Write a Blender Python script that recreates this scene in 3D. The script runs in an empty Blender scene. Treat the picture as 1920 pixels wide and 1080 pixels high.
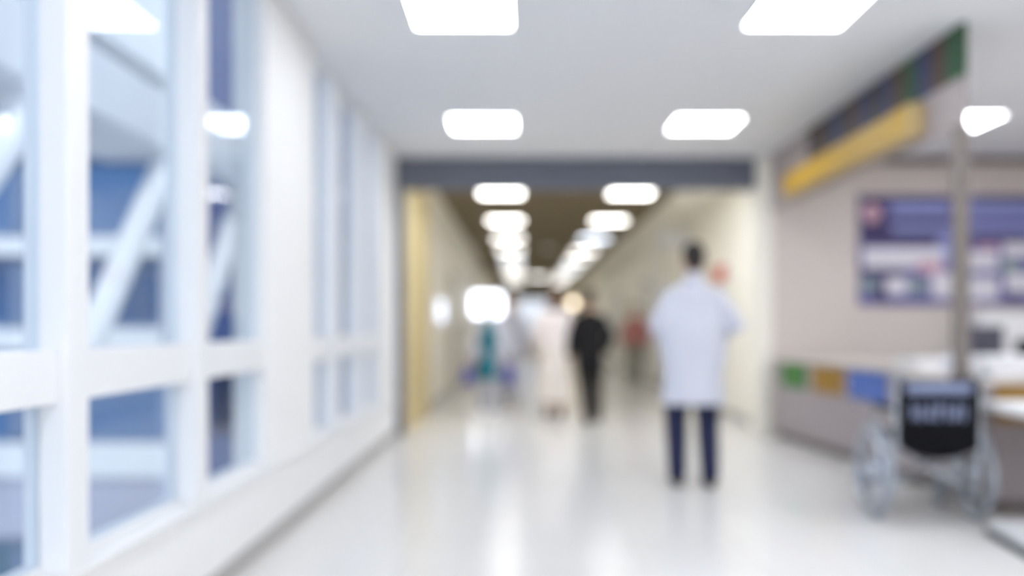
import bpy, bmesh, math, random
from mathutils import Vector, Matrix
random.seed(7)
S = bpy.context.scene
C = S.collection
PI = math.pi

# ------------------------------------------------------------------ camera, sky, exposure
cd = bpy.data.cameras.new('camera')
cd.sensor_width = 36.0
cd.lens = 30.0
cd.shift_x = -20 / 1920
cd.shift_y = 73 / 1920
cd.clip_end = 200
cd.dof.use_dof = True
cd.dof.focus_distance = 1.45
cd.dof.aperture_fstop = 0.76
cam = bpy.data.objects.new('camera', cd)
cam.location = (0, 0, 1.2)
cam.rotation_euler = (PI / 2, 0, 0)
C.objects.link(cam)
S.camera = cam

wd = bpy.data.worlds.new('overcast_sky')
S.world = wd
wd.use_nodes = True
wd.node_tree.nodes['Background'].inputs['Color'].default_value = (0.80, 0.88, 1.0, 1)
wd.node_tree.nodes['Background'].inputs['Strength'].default_value = 0.86

sl = bpy.data.lights.new('added_sun', 'SUN')           # soft directional light added to brighten the truss and wings outside
sl.energy = 1.1
sl.angle = math.radians(12)
added_sun = bpy.data.objects.new('added_sun', sl)
added_sun.rotation_euler = Vector((-0.30, 0.50, -0.82)).to_track_quat('-Z', 'Y').to_euler()
C.objects.link(added_sun)

S.view_settings.view_transform = 'Standard'
S.view_settings.look = 'None'
S.view_settings.exposure = 0.55
S.view_settings.gamma = 1.0
S.view_settings.use_curve_mapping = False
S.cycles.use_denoising = True
LAMP = 10.0                       # radiance of the ceiling lamp diffusers

# ------------------------------------------------------------------ materials
def lin(c):
    c = c / 255.0
    return c / 12.92 if c <= 0.04045 else ((c + 0.055) / 1.055) ** 2.4

def L3(rgb):
    return tuple(lin(v) for v in rgb)

def mat(name, rgb, rough=0.6, metal=0.0, var=0.06, scale=6.0, coat=0.0, spec=0.5):
    m = bpy.data.materials.new(name)
    m.use_nodes = True
    nt = m.node_tree
    b = nt.nodes['Principled BSDF']
    b.inputs['Roughness'].default_value = rough
    b.inputs['Metallic'].default_value = metal
    b.inputs['Specular IOR Level'].default_value = spec
    if coat:
        b.inputs['Coat Weight'].default_value = coat
        b.inputs['Coat Roughness'].default_value = 0.08
    tc = nt.nodes.new('ShaderNodeTexCoord')
    nz = nt.nodes.new('ShaderNodeTexNoise')
    nz.inputs['Scale'].default_value = scale
    nz.inputs['Detail'].default_value = 3
    mx = nt.nodes.new('ShaderNodeMix')
    mx.data_type = 'RGBA'
    c = L3(rgb)
    mx.inputs[6].default_value = tuple(v * (1 - var) for v in c) + (1,)
    mx.inputs[7].default_value = tuple(min(1, v * (1 + var)) for v in c) + (1,)
    nt.links.new(tc.outputs['Object'], nz.inputs['Vector'])
    nt.links.new(nz.outputs['Fac'], mx.inputs[0])
    nt.links.new(mx.outputs[2], b.inputs['Base Color'])
    return m

def emis(name, rgb, strength):
    m = bpy.data.materials.new(name)
    m.use_nodes = True
    nt = m.node_tree
    b = nt.nodes['Principled BSDF']
    b.inputs['Base Color'].default_value = (0.8, 0.8, 0.8, 1)
    b.inputs['Emission Color'].default_value = L3(rgb) + (1,)
    b.inputs['Emission Strength'].default_value = strength
    return m

def glass_mat(name, tint, ior=1.45):
    m = bpy.data.materials.new(name)
    m.use_nodes = True
    nt = m.node_tree
    nt.nodes.remove(nt.nodes['Principled BSDF'])
    out = nt.nodes['Material Output']
    tr = nt.nodes.new('ShaderNodeBsdfTransparent')
    tr.inputs['Color'].default_value = tint + (1,)
    gl = nt.nodes.new('ShaderNodeBsdfGlossy')
    gl.inputs['Roughness'].default_value = 0.02
    ge = nt.nodes.new('ShaderNodeNewGeometry')
    dt = nt.nodes.new('ShaderNodeVectorMath'); dt.operation = 'DOT_PRODUCT'
    nt.links.new(ge.outputs['Normal'], dt.inputs[0]); nt.links.new(ge.outputs['Incoming'], dt.inputs[1])
    def mth(op, a, bval=None):
        n_ = nt.nodes.new('ShaderNodeMath'); n_.operation = op
        for k_, v_ in enumerate((a, bval)):
            if v_ is None: continue
            if isinstance(v_, (int, float)): n_.inputs[k_].default_value = v_
            else: nt.links.new(v_, n_.inputs[k_])
        return n_.outputs[0]
    f0 = ((ior - 1) / (ior + 1)) ** 2            # Schlick reflectance, the same from both faces of the pane
    c5 = mth('POWER', mth('SUBTRACT', 1.0, mth('ABSOLUTE', dt.outputs['Value'])), 5.0)
    fr = mth('ADD', mth('MULTIPLY', c5, 1 - f0), f0)
    ms = nt.nodes.new('ShaderNodeMixShader')
    nt.links.new(fr, ms.inputs[0])
    nt.links.new(tr.outputs[0], ms.inputs[1])
    nt.links.new(gl.outputs[0], ms.inputs[2])
    nt.links.new(ms.outputs[0], out.inputs['Surface'])
    return m

def tile_floor():
    m = bpy.data.materials.new('polished_floor')
    m.use_nodes = True
    nt = m.node_tree
    b = nt.nodes['Principled BSDF']
    tc = nt.nodes.new('ShaderNodeTexCoord')
    br = nt.nodes.new('ShaderNodeTexBrick')
    br.offset = 0
    br.inputs['Scale'].default_value = 1.0
    br.inputs['Brick Width'].default_value = 0.6
    br.inputs['Row Height'].default_value = 0.6
    br.inputs['Mortar Size'].default_value = 0.003
    br.inputs['Color1'].default_value = L3((228, 226, 224)) + (1,)
    br.inputs['Color2'].default_value = L3((225, 223, 221)) + (1,)
    br.inputs['Mortar'].default_value = L3((206, 203, 199)) + (1,)
    nz = nt.nodes.new('ShaderNodeTexNoise')
    nz.inputs['Scale'].default_value = 1.3
    nz.inputs['Detail'].default_value = 4
    mr = nt.nodes.new('ShaderNodeMapRange')
    mr.inputs[3].default_value = 0.13
    mr.inputs[4].default_value = 0.21
    nt.links.new(tc.outputs['Object'], br.inputs['Vector'])
    nt.links.new(tc.outputs['Object'], nz.inputs['Vector'])
    nt.links.new(nz.outputs['Fac'], mr.inputs[0])
    nt.links.new(mr.outputs[0], b.inputs['Roughness'])
    nt.links.new(br.outputs['Color'], b.inputs['Base Color'])
    b.inputs['Specular IOR Level'].default_value = 0.25
    return m

M = {}
M['floor'] = tile_floor()
M['ceiling'] = mat('ceiling_paint', (232, 233, 236), 0.9, var=0.015, scale=3)
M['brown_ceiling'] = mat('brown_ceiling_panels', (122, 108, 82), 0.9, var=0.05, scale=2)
M['white_wall'] = mat('white_wall_paint', (243, 243, 243), 0.75, var=0.015)
M['frame_white'] = mat('white_window_frame', (238, 239, 241), 0.45, var=0.01)
M['cream_wall'] = mat('cream_wall_paint', (246, 242, 230), 0.7, var=0.02)
M['ochre_wall'] = mat('ochre_wall_panel', (214, 196, 146), 0.6, var=0.04)
M['beige_wall'] = mat('beige_wall_paint', (214, 204, 197), 0.7, var=0.02)
M['slate'] = mat('slate_grey_paint', (108, 112, 126), 0.55, var=0.03)
M['grey_trim'] = mat('grey_skirting', (178, 176, 174), 0.5, var=0.03)
M['dark_trim'] = mat('dark_trim_paint', (112, 104, 102), 0.6, var=0.03)
M['glass'] = glass_mat('window_glass', (0.90, 0.945, 0.985))
M['clear_glass'] = glass_mat('clear_glass', (0.97, 0.97, 0.97))
M['lamp'] = emis('lamp_diffuser', (246, 250, 255), LAMP)
M['lamp_far'] = emis('corridor_lamp_diffuser', (255, 252, 246), LAMP * 0.75)
M['lamp_cool'] = emis('cool_lamp_diffuser', (232, 242, 255), LAMP * 0.55)
M['lamp_frame'] = mat('lamp_frame', (232, 232, 232), 0.4, var=0.01)
M['soffit'] = mat('mauve_grey_panel', (168, 158, 158), 0.55, var=0.03)
M['counter_panel'] = mat('counter_panel', (164, 155, 158), 0.55, var=0.03)
M['worktop'] = mat('counter_worktop', (206, 197, 190), 0.4, var=0.02)
M['green'] = mat('green_laminate', (62, 122, 56), 0.5, var=0.06)
M['gold'] = mat('ochre_laminate', (156, 118, 42), 0.5, var=0.06)
M['blue'] = mat('blue_laminate', (78, 110, 186), 0.5, var=0.06)
M['brown'] = mat('brown_laminate', (84, 66, 58), 0.55, var=0.06)
M['navy_tile'] = mat('navy_laminate', (56, 64, 100), 0.55, var=0.06)
M['dkgreen'] = mat('dark_green_laminate', (46, 84, 54), 0.55, var=0.06)
M['charcoal'] = mat('charcoal_laminate', (62, 60, 64), 0.55, var=0.06)
M['yellow'] = mat('yellow_sign_face', (200, 160, 54), 0.5, var=0.04)
M['sign_edge'] = mat('sign_casing', (196, 172, 122), 0.5, var=0.03)
M['post'] = mat('post_metal', (128, 119, 114), 0.45, var=0.03)
M['paper'] = mat('white_paper', (238, 238, 240), 0.7, var=0.01)
M['white_plastic'] = mat('white_plastic', (232, 233, 236), 0.4, var=0.01)
M['dark_plastic'] = mat('dark_grey_plastic', (84, 84, 98), 0.5, var=0.04)
M['black_plastic'] = mat('black_plastic', (22, 22, 26), 0.5, var=0.05)
M['screen'] = mat('screen_glass', (20, 22, 28), 0.15, var=0.02)
M['brown_edge'] = mat('brown_edge_band', (150, 118, 84), 0.5, var=0.05)
M['chrome'] = mat('brushed_chrome', (200, 206, 216), 0.25, metal=1.0, var=0.02)
M['rubber'] = mat('grey_rubber', (158, 164, 172), 0.7, var=0.05)
M['black_vinyl'] = mat('black_vinyl', (10, 10, 15), 0.8, var=0.1, spec=0.2)
M['pale_print'] = mat('pale_blue_print', (140, 150, 182), 0.6, var=0.03)
M['skin'] = mat('skin', (206, 160, 132), 0.55, var=0.04)
M['lips'] = mat('lips', (170, 96, 88), 0.5, var=0.04)
M['eye'] = mat('eyes', (40, 30, 28), 0.3, var=0.04)
M['hair_dark'] = mat('dark_hair', (30, 24, 24), 0.6, var=0.15, scale=40)
M['hair_brown'] = mat('brown_hair', (96, 66, 44), 0.6, var=0.15, scale=40)
M['coat_white'] = mat('white_coat_cloth', (208, 210, 222), 0.85, var=0.02)
M['navy_cloth'] = mat('navy_trouser_cloth', (26, 32, 66), 0.85, var=0.08)
M['black_cloth'] = mat('black_cloth', (14, 13, 17), 0.9, var=0.1)
M['pink_cloth'] = mat('pale_pink_cloth', (250, 240, 240), 0.85, var=0.02)
M['cream_cloth'] = mat('cream_cloth', (246, 238, 232), 0.85, var=0.02)
M['teal_cloth'] = mat('teal_scrub_cloth', (10, 112, 130), 0.85, var=0.04)
M['lavender_cloth'] = mat('lavender_grey_cloth', (190, 193, 208), 0.85, var=0.03)
M['violet_cloth'] = mat('blue_violet_cloth', (74, 76, 176), 0.8, var=0.04)
M['rose_cloth'] = mat('dusty_rose_cloth', (190, 130, 126), 0.85, var=0.04)
M['olive_cloth'] = mat('grey_green_cloth', (118, 122, 112), 0.85, var=0.04)
M['shoe'] = mat('black_shoe_leather', (18, 16, 20), 0.4, var=0.05)
M['shoe_brown'] = mat('brown_shoe_leather', (92, 70, 56), 0.5, var=0.05)
M['cap_white'] = mat('white_cap_cloth', (240, 240, 244), 0.85, var=0.01)
M['door_white'] = mat('white_door_paint', (236, 234, 226), 0.5, var=0.015)
M['steel'] = mat('steel_handle', (180, 180, 180), 0.3, metal=1.0, var=0.02)
M['orange'] = mat('orange_red_enamel', (216, 84, 38), 0.5, var=0.04)
M['ext_white'] = mat('exterior_white_render', (246, 248, 250), 0.8, var=0.02)
M['ext_truss'] = mat('white_truss_paint', (250, 250, 252), 0.5, var=0.01)
M['ext_joint'] = mat('grey_truss_post', (176, 180, 190), 0.6, var=0.03)
M['ext_blue'] = mat('exterior_blue_glazing', (84, 124, 172), 0.35, var=0.25, scale=0.9)
M['ext_deep'] = mat('exterior_deep_blue_glazing', (24, 82, 134), 0.3, var=0.3, scale=1.2)
M['ext_greyblue'] = mat('exterior_grey_blue_cladding', (122, 144, 178), 0.7, var=0.05)
M['ext_mauve'] = mat('exterior_mauve_blue_cladding', (84, 102, 152), 0.7, var=0.05)
M['ext_pale'] = mat('exterior_pale_blue_cladding', (62, 88, 130), 0.7, var=0.03)
M['ext_grey'] = mat('exterior_lavender_grey_render', (192, 194, 212), 0.8, var=0.04)
M['ext_teal'] = mat('exterior_dark_teal_glazing', (74, 112, 138), 0.3, var=0.15)
M['ext_navy'] = mat('exterior_navy_glazing', (20, 44, 84), 0.3, var=0.15)
M['asphalt'] = mat('asphalt', (150, 152, 158), 0.9, var=0.08)
M['p_purple'] = mat('poster_purple', (104, 100, 160), 0.6, var=0.05)
M['p_dark'] = mat('poster_dark_violet', (58, 48, 92), 0.6, var=0.05)
M['p_blue'] = mat('poster_light_blue', (146, 154, 208), 0.6, var=0.05)
M['p_white'] = mat('poster_white', (226, 222, 230), 0.6, var=0.03)
M['p_pink'] = mat('poster_pink', (206, 164, 182), 0.6, var=0.05)
M['p_grey'] = mat('poster_grey_green', (140, 158, 158), 0.6, var=0.08)

# ------------------------------------------------------------------ mesh helpers
def BM():
    return bmesh.new()

def box(bm, x0, x1, y0, y1, z0, z1, mi=0):
    v = [bm.verts.new((x, y, z)) for x in (x0, x1) for y in (y0, y1) for z in (z0, z1)]
    for q in ((0, 1, 3, 2), (4, 6, 7, 5), (0, 4, 5, 1), (2, 3, 7, 6), (0, 2, 6, 4), (1, 5, 7, 3)):
        f = bm.faces.new([v[i] for i in q])
        f.material_index = mi

def prism(bm, pts, z0, z1, mi=0):
    a = [bm.verts.new((x, y, z0)) for x, y in pts]
    b = [bm.verts.new((x, y, z1)) for x, y in pts]
    n = len(pts)
    bm.faces.new(list(reversed(a))).material_index = mi
    bm.faces.new(b).material_index = mi
    for i in range(n):
        j = (i + 1) % n
        bm.faces.new((a[i], a[j], b[j], b[i])).material_index = mi

def tube(bm, pts, radii, seg=12, ref=None, mi=0):
    """tapered tube through pts; radii: number or (r across ref, r other)"""
    pts = [Vector(p) for p in pts]
    rings = []
    n = len(pts)
    if not isinstance(radii, (list,)):
        radii = [radii] * n
    r0 = Vector(ref) if ref else None
    prev = None
    def ring(c, t, rad, k=1.0):
        nonlocal prev
        u = r0 if r0 is not None else (prev if prev is not None else (Vector((1, 0, 0)) if abs(t.x) < 0.9 else Vector((0, 1, 0))))
        u = (u - t * u.dot(t))
        if u.length < 1e-6:
            u = t.orthogonal()
        u.normalize()
        w = t.cross(u)
        prev = u
        ru, rw = (rad if isinstance(rad, tuple) else (rad, rad))
        rings.append([bm.verts.new(c + u * (math.cos(2 * PI * i / seg) * ru * k) + w * (math.sin(2 * PI * i / seg) * rw * k)) for i in range(seg)])
    for i, p in enumerate(pts):
        a = pts[max(i - 1, 0)]
        b = pts[min(i + 1, n - 1)]
        t = (b - a).normalized()
        rad = radii[i]
        rm = min(rad) if isinstance(rad, tuple) else rad
        if i == 0:
            ring(p - t * rm * 0.85, t, rad, 0.5)
            ring(p - t * rm * 0.5, t, rad, 0.86)
        ring(p, t, rad)
        if i == n - 1:
            ring(p + t * rm * 0.5, t, rad, 0.86)
            ring(p + t * rm * 0.85, t, rad, 0.5)
    for a, b in zip(rings, rings[1:]):
        for i in range(seg):
            j = (i + 1) % seg
            bm.faces.new((a[i], a[j], b[j], b[i])).material_index = mi
    bm.faces.new(list(reversed(rings[0]))).material_index = mi
    bm.faces.new(rings[-1]).material_index = mi

def cyl(bm, p0, p1, r, seg=16, r1=None, mi=0):
    p0, p1 = Vector(p0), Vector(p1)
    t = (p1 - p0).normalized()
    u = t.orthogonal().normalized()
    w = t.cross(u)
    r1 = r if r1 is None else r1
    A = [bm.verts.new(p0 + (u * math.cos(2 * PI * i / seg) + w * math.sin(2 * PI * i / seg)) * r) for i in range(seg)]
    B = [bm.verts.new(p1 + (u * math.cos(2 * PI * i / seg) + w * math.sin(2 * PI * i / seg)) * r1) for i in range(seg)]
    bm.faces.new(list(reversed(A))).material_index = mi
    bm.faces.new(B).material_index = mi
    for i in range(seg):
        j = (i + 1) % seg
        bm.faces.new((A[i], A[j], B[j], B[i])).material_index = mi

def ell(bm, c, r, u=16, v=12):
    m = Matrix.Translation(c) @ Matrix.Diagonal((r[0], r[1], r[2], 1))
    bmesh.ops.create_uvsphere(bm, u_segments=u, v_segments=v, radius=1.0, matrix=m)

def loft(bm, rings, seg=28):
    """closed horizontal ellipse rings: (cx, cy, z, rx, ry)"""
    R = []
    for cx, cy, z, rx, ry in rings:
        R.append([bm.verts.new((cx + rx * math.cos(2 * PI * i / seg), cy + ry * math.sin(2 * PI * i / seg), z)) for i in range(seg)])
    for a, b in zip(R, R[1:]):
        for i in range(seg):
            j = (i + 1) % seg
            bm.faces.new((a[i], a[j], b[j], b[i]))
    bm.faces.new(list(reversed(R[0])))
    bm.faces.new(R[-1])

def arc_shell(bm, rings, gap, th, seg=32):
    """open ring shell (an unbuttoned coat): front gap of +-gap radians about +y"""
    O, I = [], []
    for (cx, cy, z, rx, ry), g in zip(rings, gap):
        a0, a1 = PI / 2 + g, PI / 2 + 2 * PI - g
        o, n = [], []
        for i in range(seg + 1):
            a = a0 + (a1 - a0) * i / seg
            o.append(bm.verts.new((cx + rx * math.cos(a), cy + ry * math.sin(a), z)))
            n.append(bm.verts.new((cx + (rx - th) * math.cos(a), cy + (ry - th) * math.sin(a), z)))
        O.append(o)
        I.append(n)
    for k in range(len(O) - 1):
        for i in range(seg):
            bm.faces.new((O[k][i], O[k][i + 1], O[k + 1][i + 1], O[k + 1][i]))
            bm.faces.new((I[k][i + 1], I[k][i], I[k + 1][i], I[k + 1][i + 1]))
        bm.faces.new((I[k][0], O[k][0], O[k + 1][0], I[k + 1][0]))
        bm.faces.new((O[k][seg], I[k][seg], I[k + 1][seg], O[k + 1][seg]))
    for i in range(seg):
        bm.faces.new((O[0][i + 1], O[0][i], I[0][i], I[0][i + 1]))
        bm.faces.new((O[-1][i], O[-1][i + 1], I[-1][i + 1], I[-1][i]))

def link(name, me, mats, parent=None):
    if not isinstance(mats, (list, tuple)):
        mats = [mats]
    for m in mats:
        me.materials.append(m)
    o = bpy.data.objects.new(name, me)
    C.objects.link(o)
    if parent is not None:
        o.parent = parent
    return o

def world_origin(p):
    v = Vector((0, 0, 0))
    while p is not None:
        v += p.location
        p = p.parent
    return v

def obj(name, bm, mats, parent=None, bevel=0.0, smooth=False, local=False, origin=None):
    """one mesh object from bm, built in world coordinates (or the parent's own when local)"""
    bmesh.ops.recalc_face_normals(bm, faces=bm.faces)
    if parent is not None and not local:
        bmesh.ops.translate(bm, verts=bm.verts, vec=-world_origin(parent))
    if origin is not None:
        bmesh.ops.translate(bm, verts=bm.verts, vec=-Vector(origin))
    me = bpy.data.meshes.new(name)
    bm.to_mesh(me)
    bm.free()
    o = link(name, me, mats, parent)
    if origin is not None:
        o.location = origin
    if smooth:
        for p in me.polygons:
            p.use_smooth = True
    if bevel:
        b = o.modifiers.new('bevel', 'BEVEL')
        b.width = bevel
        b.segments = 2
    return o

def tag(o, label, cat, group=None):
    o['label'] = label
    o['category'] = cat
    if group:
        o['group'] = group
    return o

def thing(name, label, cat, loc=(0, 0, 0), group=None):
    o = bpy.data.objects.new(name, None)
    o.empty_display_size = 0.1
    C.objects.link(o)
    o.location = loc
    return tag(o, label, cat, group)

def struct(name, bm, mats, parent=None, label=None, bevel=0.0):
    o = obj(name, bm, mats, parent, bevel)
    if parent is None:
        o['kind'] = 'structure'
        if label:
            o['label'] = label
    return o

def struct_root(name, label, loc=(0, 0, 0)):
    o = bpy.data.objects.new(name, None)
    C.objects.link(o)
    o.location = loc
    o['kind'] = 'structure'
    o['label'] = label
    return o

# ------------------------------------------------------------------ the setting
ZC = 3.06      # ceiling
YB = 9.37      # plane of the dark beam and of the back wall
YE = 42.0      # end of the far corridor
XL = -1.45     # glazed wall

b = BM(); box(b, XL - 0.05, 6.6, -4.0, YE + 0.2, -0.2, 0.0)
struct('floor', b, M['floor'], label='pale polished floor running down the whole corridor')
b = BM(); box(b, XL - 0.12, 6.6, -4.0, YB + 0.15, ZC, ZC + 0.2)
struct('ceiling', b, M['ceiling'], label='flat pale grey ceiling of the front hall')
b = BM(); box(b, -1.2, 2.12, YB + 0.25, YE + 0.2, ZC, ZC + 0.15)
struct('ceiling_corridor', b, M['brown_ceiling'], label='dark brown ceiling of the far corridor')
b = BM(); box(b, 2.1, 2.95, YB + 0.25, YE + 0.2, 2.98, ZC + 0.15)
struct('trim_1', b, M['cream_wall'], label='cream bulkhead along the right side of the far corridor')
b = BM(); box(b, -1.5, -1.18, YB + 0.25, YE + 0.2, 2.98, ZC + 0.15)
struct('trim_2', b, M['cream_wall'], label='cream bulkhead along the left side of the far corridor')

# back wall behind the reception, the pillar, the dark beam and its jamb
b = BM(); box(b, 2.74, 6.6, YB, YB + 0.2, 0, ZC)
struct('wall_back', b, M['beige_wall'], label='beige wall behind the reception that carries the purple poster')
b = BM(); box(b, 2.56, 2.74, YB - 0.02, YB + 0.25, 0, ZC)
struct('trim_3', b, M['cream_wall'], label='cream pillar beside the corridor opening')
b = BM(); box(b, -1.42, 2.56, YB, YB + 0.25, 2.73, ZC)
struct('trim_4', b, M['slate'], label='slate grey beam across the top of the corridor opening', bevel=0.006)
b = BM(); box(b, -1.44, -1.32, YB, YB + 0.25, 0, 2.73)
struct('trim_5', b, M['slate'], label='slate grey jamb at the left of the corridor opening', bevel=0.004)
b = BM(); box(b, 2.78, 6.6, YB - 0.05, YB, ZC - 0.07, ZC)  # thin dark strip where wall and ceiling meet
struct('trim_6', b, M['dark_trim'], label='dark strip along the top of the beige reception wall')
b = BM(); box(b, 6.6, 6.75, -4.0, YB + 0.2, 0, ZC)
struct('wall_right', b, M['beige_wall'], label='beige side wall of the reception')
b = BM(); box(b, XL - 0.12, 6.75, -4.15, -4.0, 0, ZC)
struct('wall_front', b, M['white_wall'], label='white wall at the near end of the hall')

# far corridor walls
b = BM(); box(b, -1.5, -1.32, 12.1, YE + 0.2, 0, 2.98)
struct('wall_corridor_left', b, M['cream_wall'], label='cream left wall of the far corridor')
b = BM(); box(b, -1.5, -1.32, YB + 0.25, 12.1, 0, 2.98)
struct('trim_7', b, M['ochre_wall'], label='ochre wall panel just inside the corridor opening')
b = BM(); box(b, 2.75, 2.95, YB + 0.25, YE + 0.2, 0, 2.98)
struct('wall_corridor_right', b, M['cream_wall'], label='cream right wall of the far corridor')
b = BM(); box(b, -1.32, -1.305, 12.1, YE, 0, 0.1)
struct('baseboard_left', b, M['grey_trim'])
b = BM(); box(b, 2.735, 2.75, YB + 0.25, YE, 0, 0.1)
struct('baseboard_right', b, M['grey_trim'])
b = BM()
box(b, -1.5, -0.35, YE, YE + 0.2, 0, ZC)
box(b, 1.25, 2.95, YE, YE + 0.2, 0, ZC)
box(b, -0.35, 1.25, YE, YE + 0.2, 0, 0.9)
box(b, -0.35, 1.25, YE, YE + 0.2, 2.6, ZC)
struct('wall_end', b, M['cream_wall'], label='cream wall closing the far corridor')
w = struct_root('window_7', 'bright window in the end wall of the far corridor', (0.45, YE, 0.9))
b = BM()
for x in (-0.35, 0.42, 1.19):
    box(b, x, x + 0.06, YE + 0.03, YE + 0.1, 0.9, 2.6)
for z in (0.9, 2.54):
    box(b, -0.35, 1.25, YE + 0.03, YE + 0.1, z, z + 0.06)
obj('window_frame', b, M['frame_white'], w)
b = BM(); box(b, -0.3, 1.2, YE + 0.06, YE + 0.07, 0.95, 2.55); obj('pane', b, M['clear_glass'], w)

# ------------------------------------------------------------------ the glazed wall on the left
SILL, RL0, RL1 = 0.45, 0.97, 1.13
b = BM()
box(b, XL - 0.12, XL + 0.06, -4.0, YB, 0, SILL - 0.02)
box(b, XL - 0.12, XL + 0.09, -4.0, YB, SILL - 0.02, SILL)
struct('wall_left', b, M['white_wall'], label='low white wall below the window glazing', bevel=0.006)
b = BM(); box(b, XL - 0.12, XL + 0.06, 4.62, 5.72, SILL, ZC)
struct('trim_8', b, M['white_wall'], label='wide white pier between the two runs of windows', bevel=0.01)
b = BM(); box(b, XL + 0.06, XL + 0.072, -4.0, YB, 0, 0.09)
struct('baseboard_window', b, M['grey_trim'])
b = BM(); box(b, XL - 0.12, XL + 0.06, 8.5, YB, SILL, ZC)
struct('trim_9', b, M['white_wall'], label='white wall strip beside the slate jamb', bevel=0.006)

bays = [(-3.9, -1.5, .1), (-1.5, 0.4, .1), (0.4, 1.45, .1), (1.45, 2.56, .13), (2.56, 3.58, .13), (3.58, 4.62, .1), (5.72, 6.22, .17), (6.22, 7.2, .2), (7.2, 8.08, .2)]
n = 0
for k, (y0, y1, mw) in enumerate(bays):
    names = ['window at the very near end, out of sight', 'second window from the near end', 'window just beside the camera',
             'nearest window of the hall, cut by the picture edge', 'middle window of the near run', 'narrow window next to the wide white pier',
             'first slim window beyond the wide pier', 'second slim window beyond the wide pier', 'last slim window before the slate jamb']
    w = struct_root('window_%d' % (k + 10), names[k], (XL, (y0 + y1) / 2, SILL))
    y1m = y1 + mw
    b = BM()
    if k not in (5,):
        box(b, XL - 0.05, XL + 0.085, y1, y1m if k < 8 else 8.5, SILL, ZC)      # mullion at the far side
    obj('mullion', b, M['frame_white'], w, bevel=0.006) if len(b.verts) else b.free()
    ya = y0 + (bays[k - 1][2] if k not in (0, 6) else 0)
    b = BM()
    box(b, XL - 0.05, XL + 0.055, ya, y1, RL0, RL1)                            # broad transom
    box(b, XL - 0.04, XL + 0.01, ya, y1, ZC - 0.05, ZC)
    box(b, XL - 0.04, XL + 0.01, ya, y1, SILL, SILL + 0.03)
    obj('transom', b, M['frame_white'], w, bevel=0.005)
    b = BM(); box(b, XL - 0.006, XL, ya, y1, RL1, ZC - 0.05); obj('pane', b, M['glass'], w)
    b = BM(); box(b, XL - 0.006, XL, ya, y1, SILL + 0.03, RL0); obj('pane', b, M['glass'], w)

# ------------------------------------------------------------------ outside: ground, wings, walkway truss
b = BM(); box(b, -60, XL - 0.3, -10, 70, -4.2, -4.0)
struct('ground', b, M['asphalt'], label='grey ground outside, one floor below')

YF = 12.0
bl = thing('building', 'low blue glazed wing with white floor bands seen through the windows', 'building', (-9.0, YF, -4.0))
b = BM(); box(b, -16, -4.75, YF, YF + 6, -4.0, 3.7)
obj('wall', b, M['ext_greyblue'], bl)
for z0, z1, d in ((2.2, 2.46, .12), (0.88, 1.18, .3), (-0.9, -0.42, .12), (3.58, 3.75, .15)):
    b = BM(); box(b, -16, -4.75, YF - d, YF, z0, z1)
    obj('floor_band', b, M['ext_white'], bl, bevel=0.01)
b = BM(); box(b, -16, -4.75, YF - 0.06, YF, -1.75, -0.9)
obj('parapet', b, M['ext_grey'], bl)
def facade_window(parent, x0, x1, z0, z1, m):
    b = BM()
    t = 0.05
    box(b, x0, x1, YF - 0.05, YF, z0, z0 + t); box(b, x0, x1, YF - 0.05, YF, z1 - t, z1)
    box(b, x0, x0 + t, YF - 0.05, YF, z0, z1); box(b, x1 - t, x1, YF - 0.05, YF, z0, z1)
    f = obj('window', b, M['ext_greyblue'], parent)
    b = BM(); box(b, x0 + t, x1 - t, YF - 0.02, YF, z0 + t, z1 - t)
    obj('pane', b, m, f)
xs = [-9.6, -8.3, -7.05, -6.2, -4.95]
for i in range(len(xs) - 1):
    facade_window(bl, xs[i], xs[i + 1] - 0.06, 2.48, 3.56, M['ext_blue'])
    facade_window(bl, xs[i], xs[i + 1] - 0.06, 1.2, 2.18, M['ext_deep'])
    facade_window(bl, xs[i], xs[i + 1] - 0.06, -2.4, -1.78, M['ext_teal'])
    facade_window(bl, xs[i], xs[i + 1] - 0.06, -0.4, 0.86, M['ext_blue'])

b2 = thing('building', 'tall mauve-blue tower block standing beside the low blue wing', 'building', (-3.9, YF, -4.0))
b = BM(); box(b, -4.745, -3.05, YF - 0.05, YF + 5, -4.0, 10); obj('wall', b, M['ext_mauve'], b2)
b = BM(); box(b, -4.35, -3.95, YF - 0.08, YF - 0.05, -0.3, 0.62); obj('window', b, M['ext_navy'], b2)
b = BM(); box(b, -5.0, -1.75, 19.0, 26.0, -4.0, 14.0)
tag(obj('building', b, M['ext_pale'], origin=(-3.4, 22, -4)), 'pale blue block far behind the slim windows', 'building')

tr = thing('walkway_truss', 'white steel truss with slanting braces just outside the windows', 'truss', (-2.6, 5.5, -4.0))
for y in (-0.9, 8.9):
    b = BM(); box(b, -2.7, -2.52, y - 0.09, y + 0.09, -4.0, 2.46); obj('support', b, M['ext_truss'], tr)
b = BM(); box(b, -2.72, -2.5, -1, 9.0, 2.46, 2.84); obj('top_chord', b, M['ext_truss'], tr, bevel=0.01)
b = BM(); box(b, -2.7, -2.52, -1, 9.0, 0.86, 1.06); obj('bottom_chord', b, M['ext_truss'], tr, bevel=0.01)
for y in (1.3, 2.97, 4.62, 6.32, 8.0):
    b = BM(); box(b, -2.66, -2.56, y - 0.06, y + 0.06, 1.06, 2.46); obj('post', b, M['ext_joint'], tr)
    b = BM(); tube(b, [(-2.6, y - 1.25, 1.05), (-2.6, y - 0.02, 2.5)], 0.09, 12); obj('brace', b, M['ext_truss'], tr, smooth=True)
b = BM()
for i in range(6):
    y = 0.0 + i * 1.6
    box(b, -4.4, -2.5, y, y + 0.1, 2.84, 2.94)
box(b, -4.4, -2.5, -1, 9.0, 2.94, 3.0)
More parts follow.
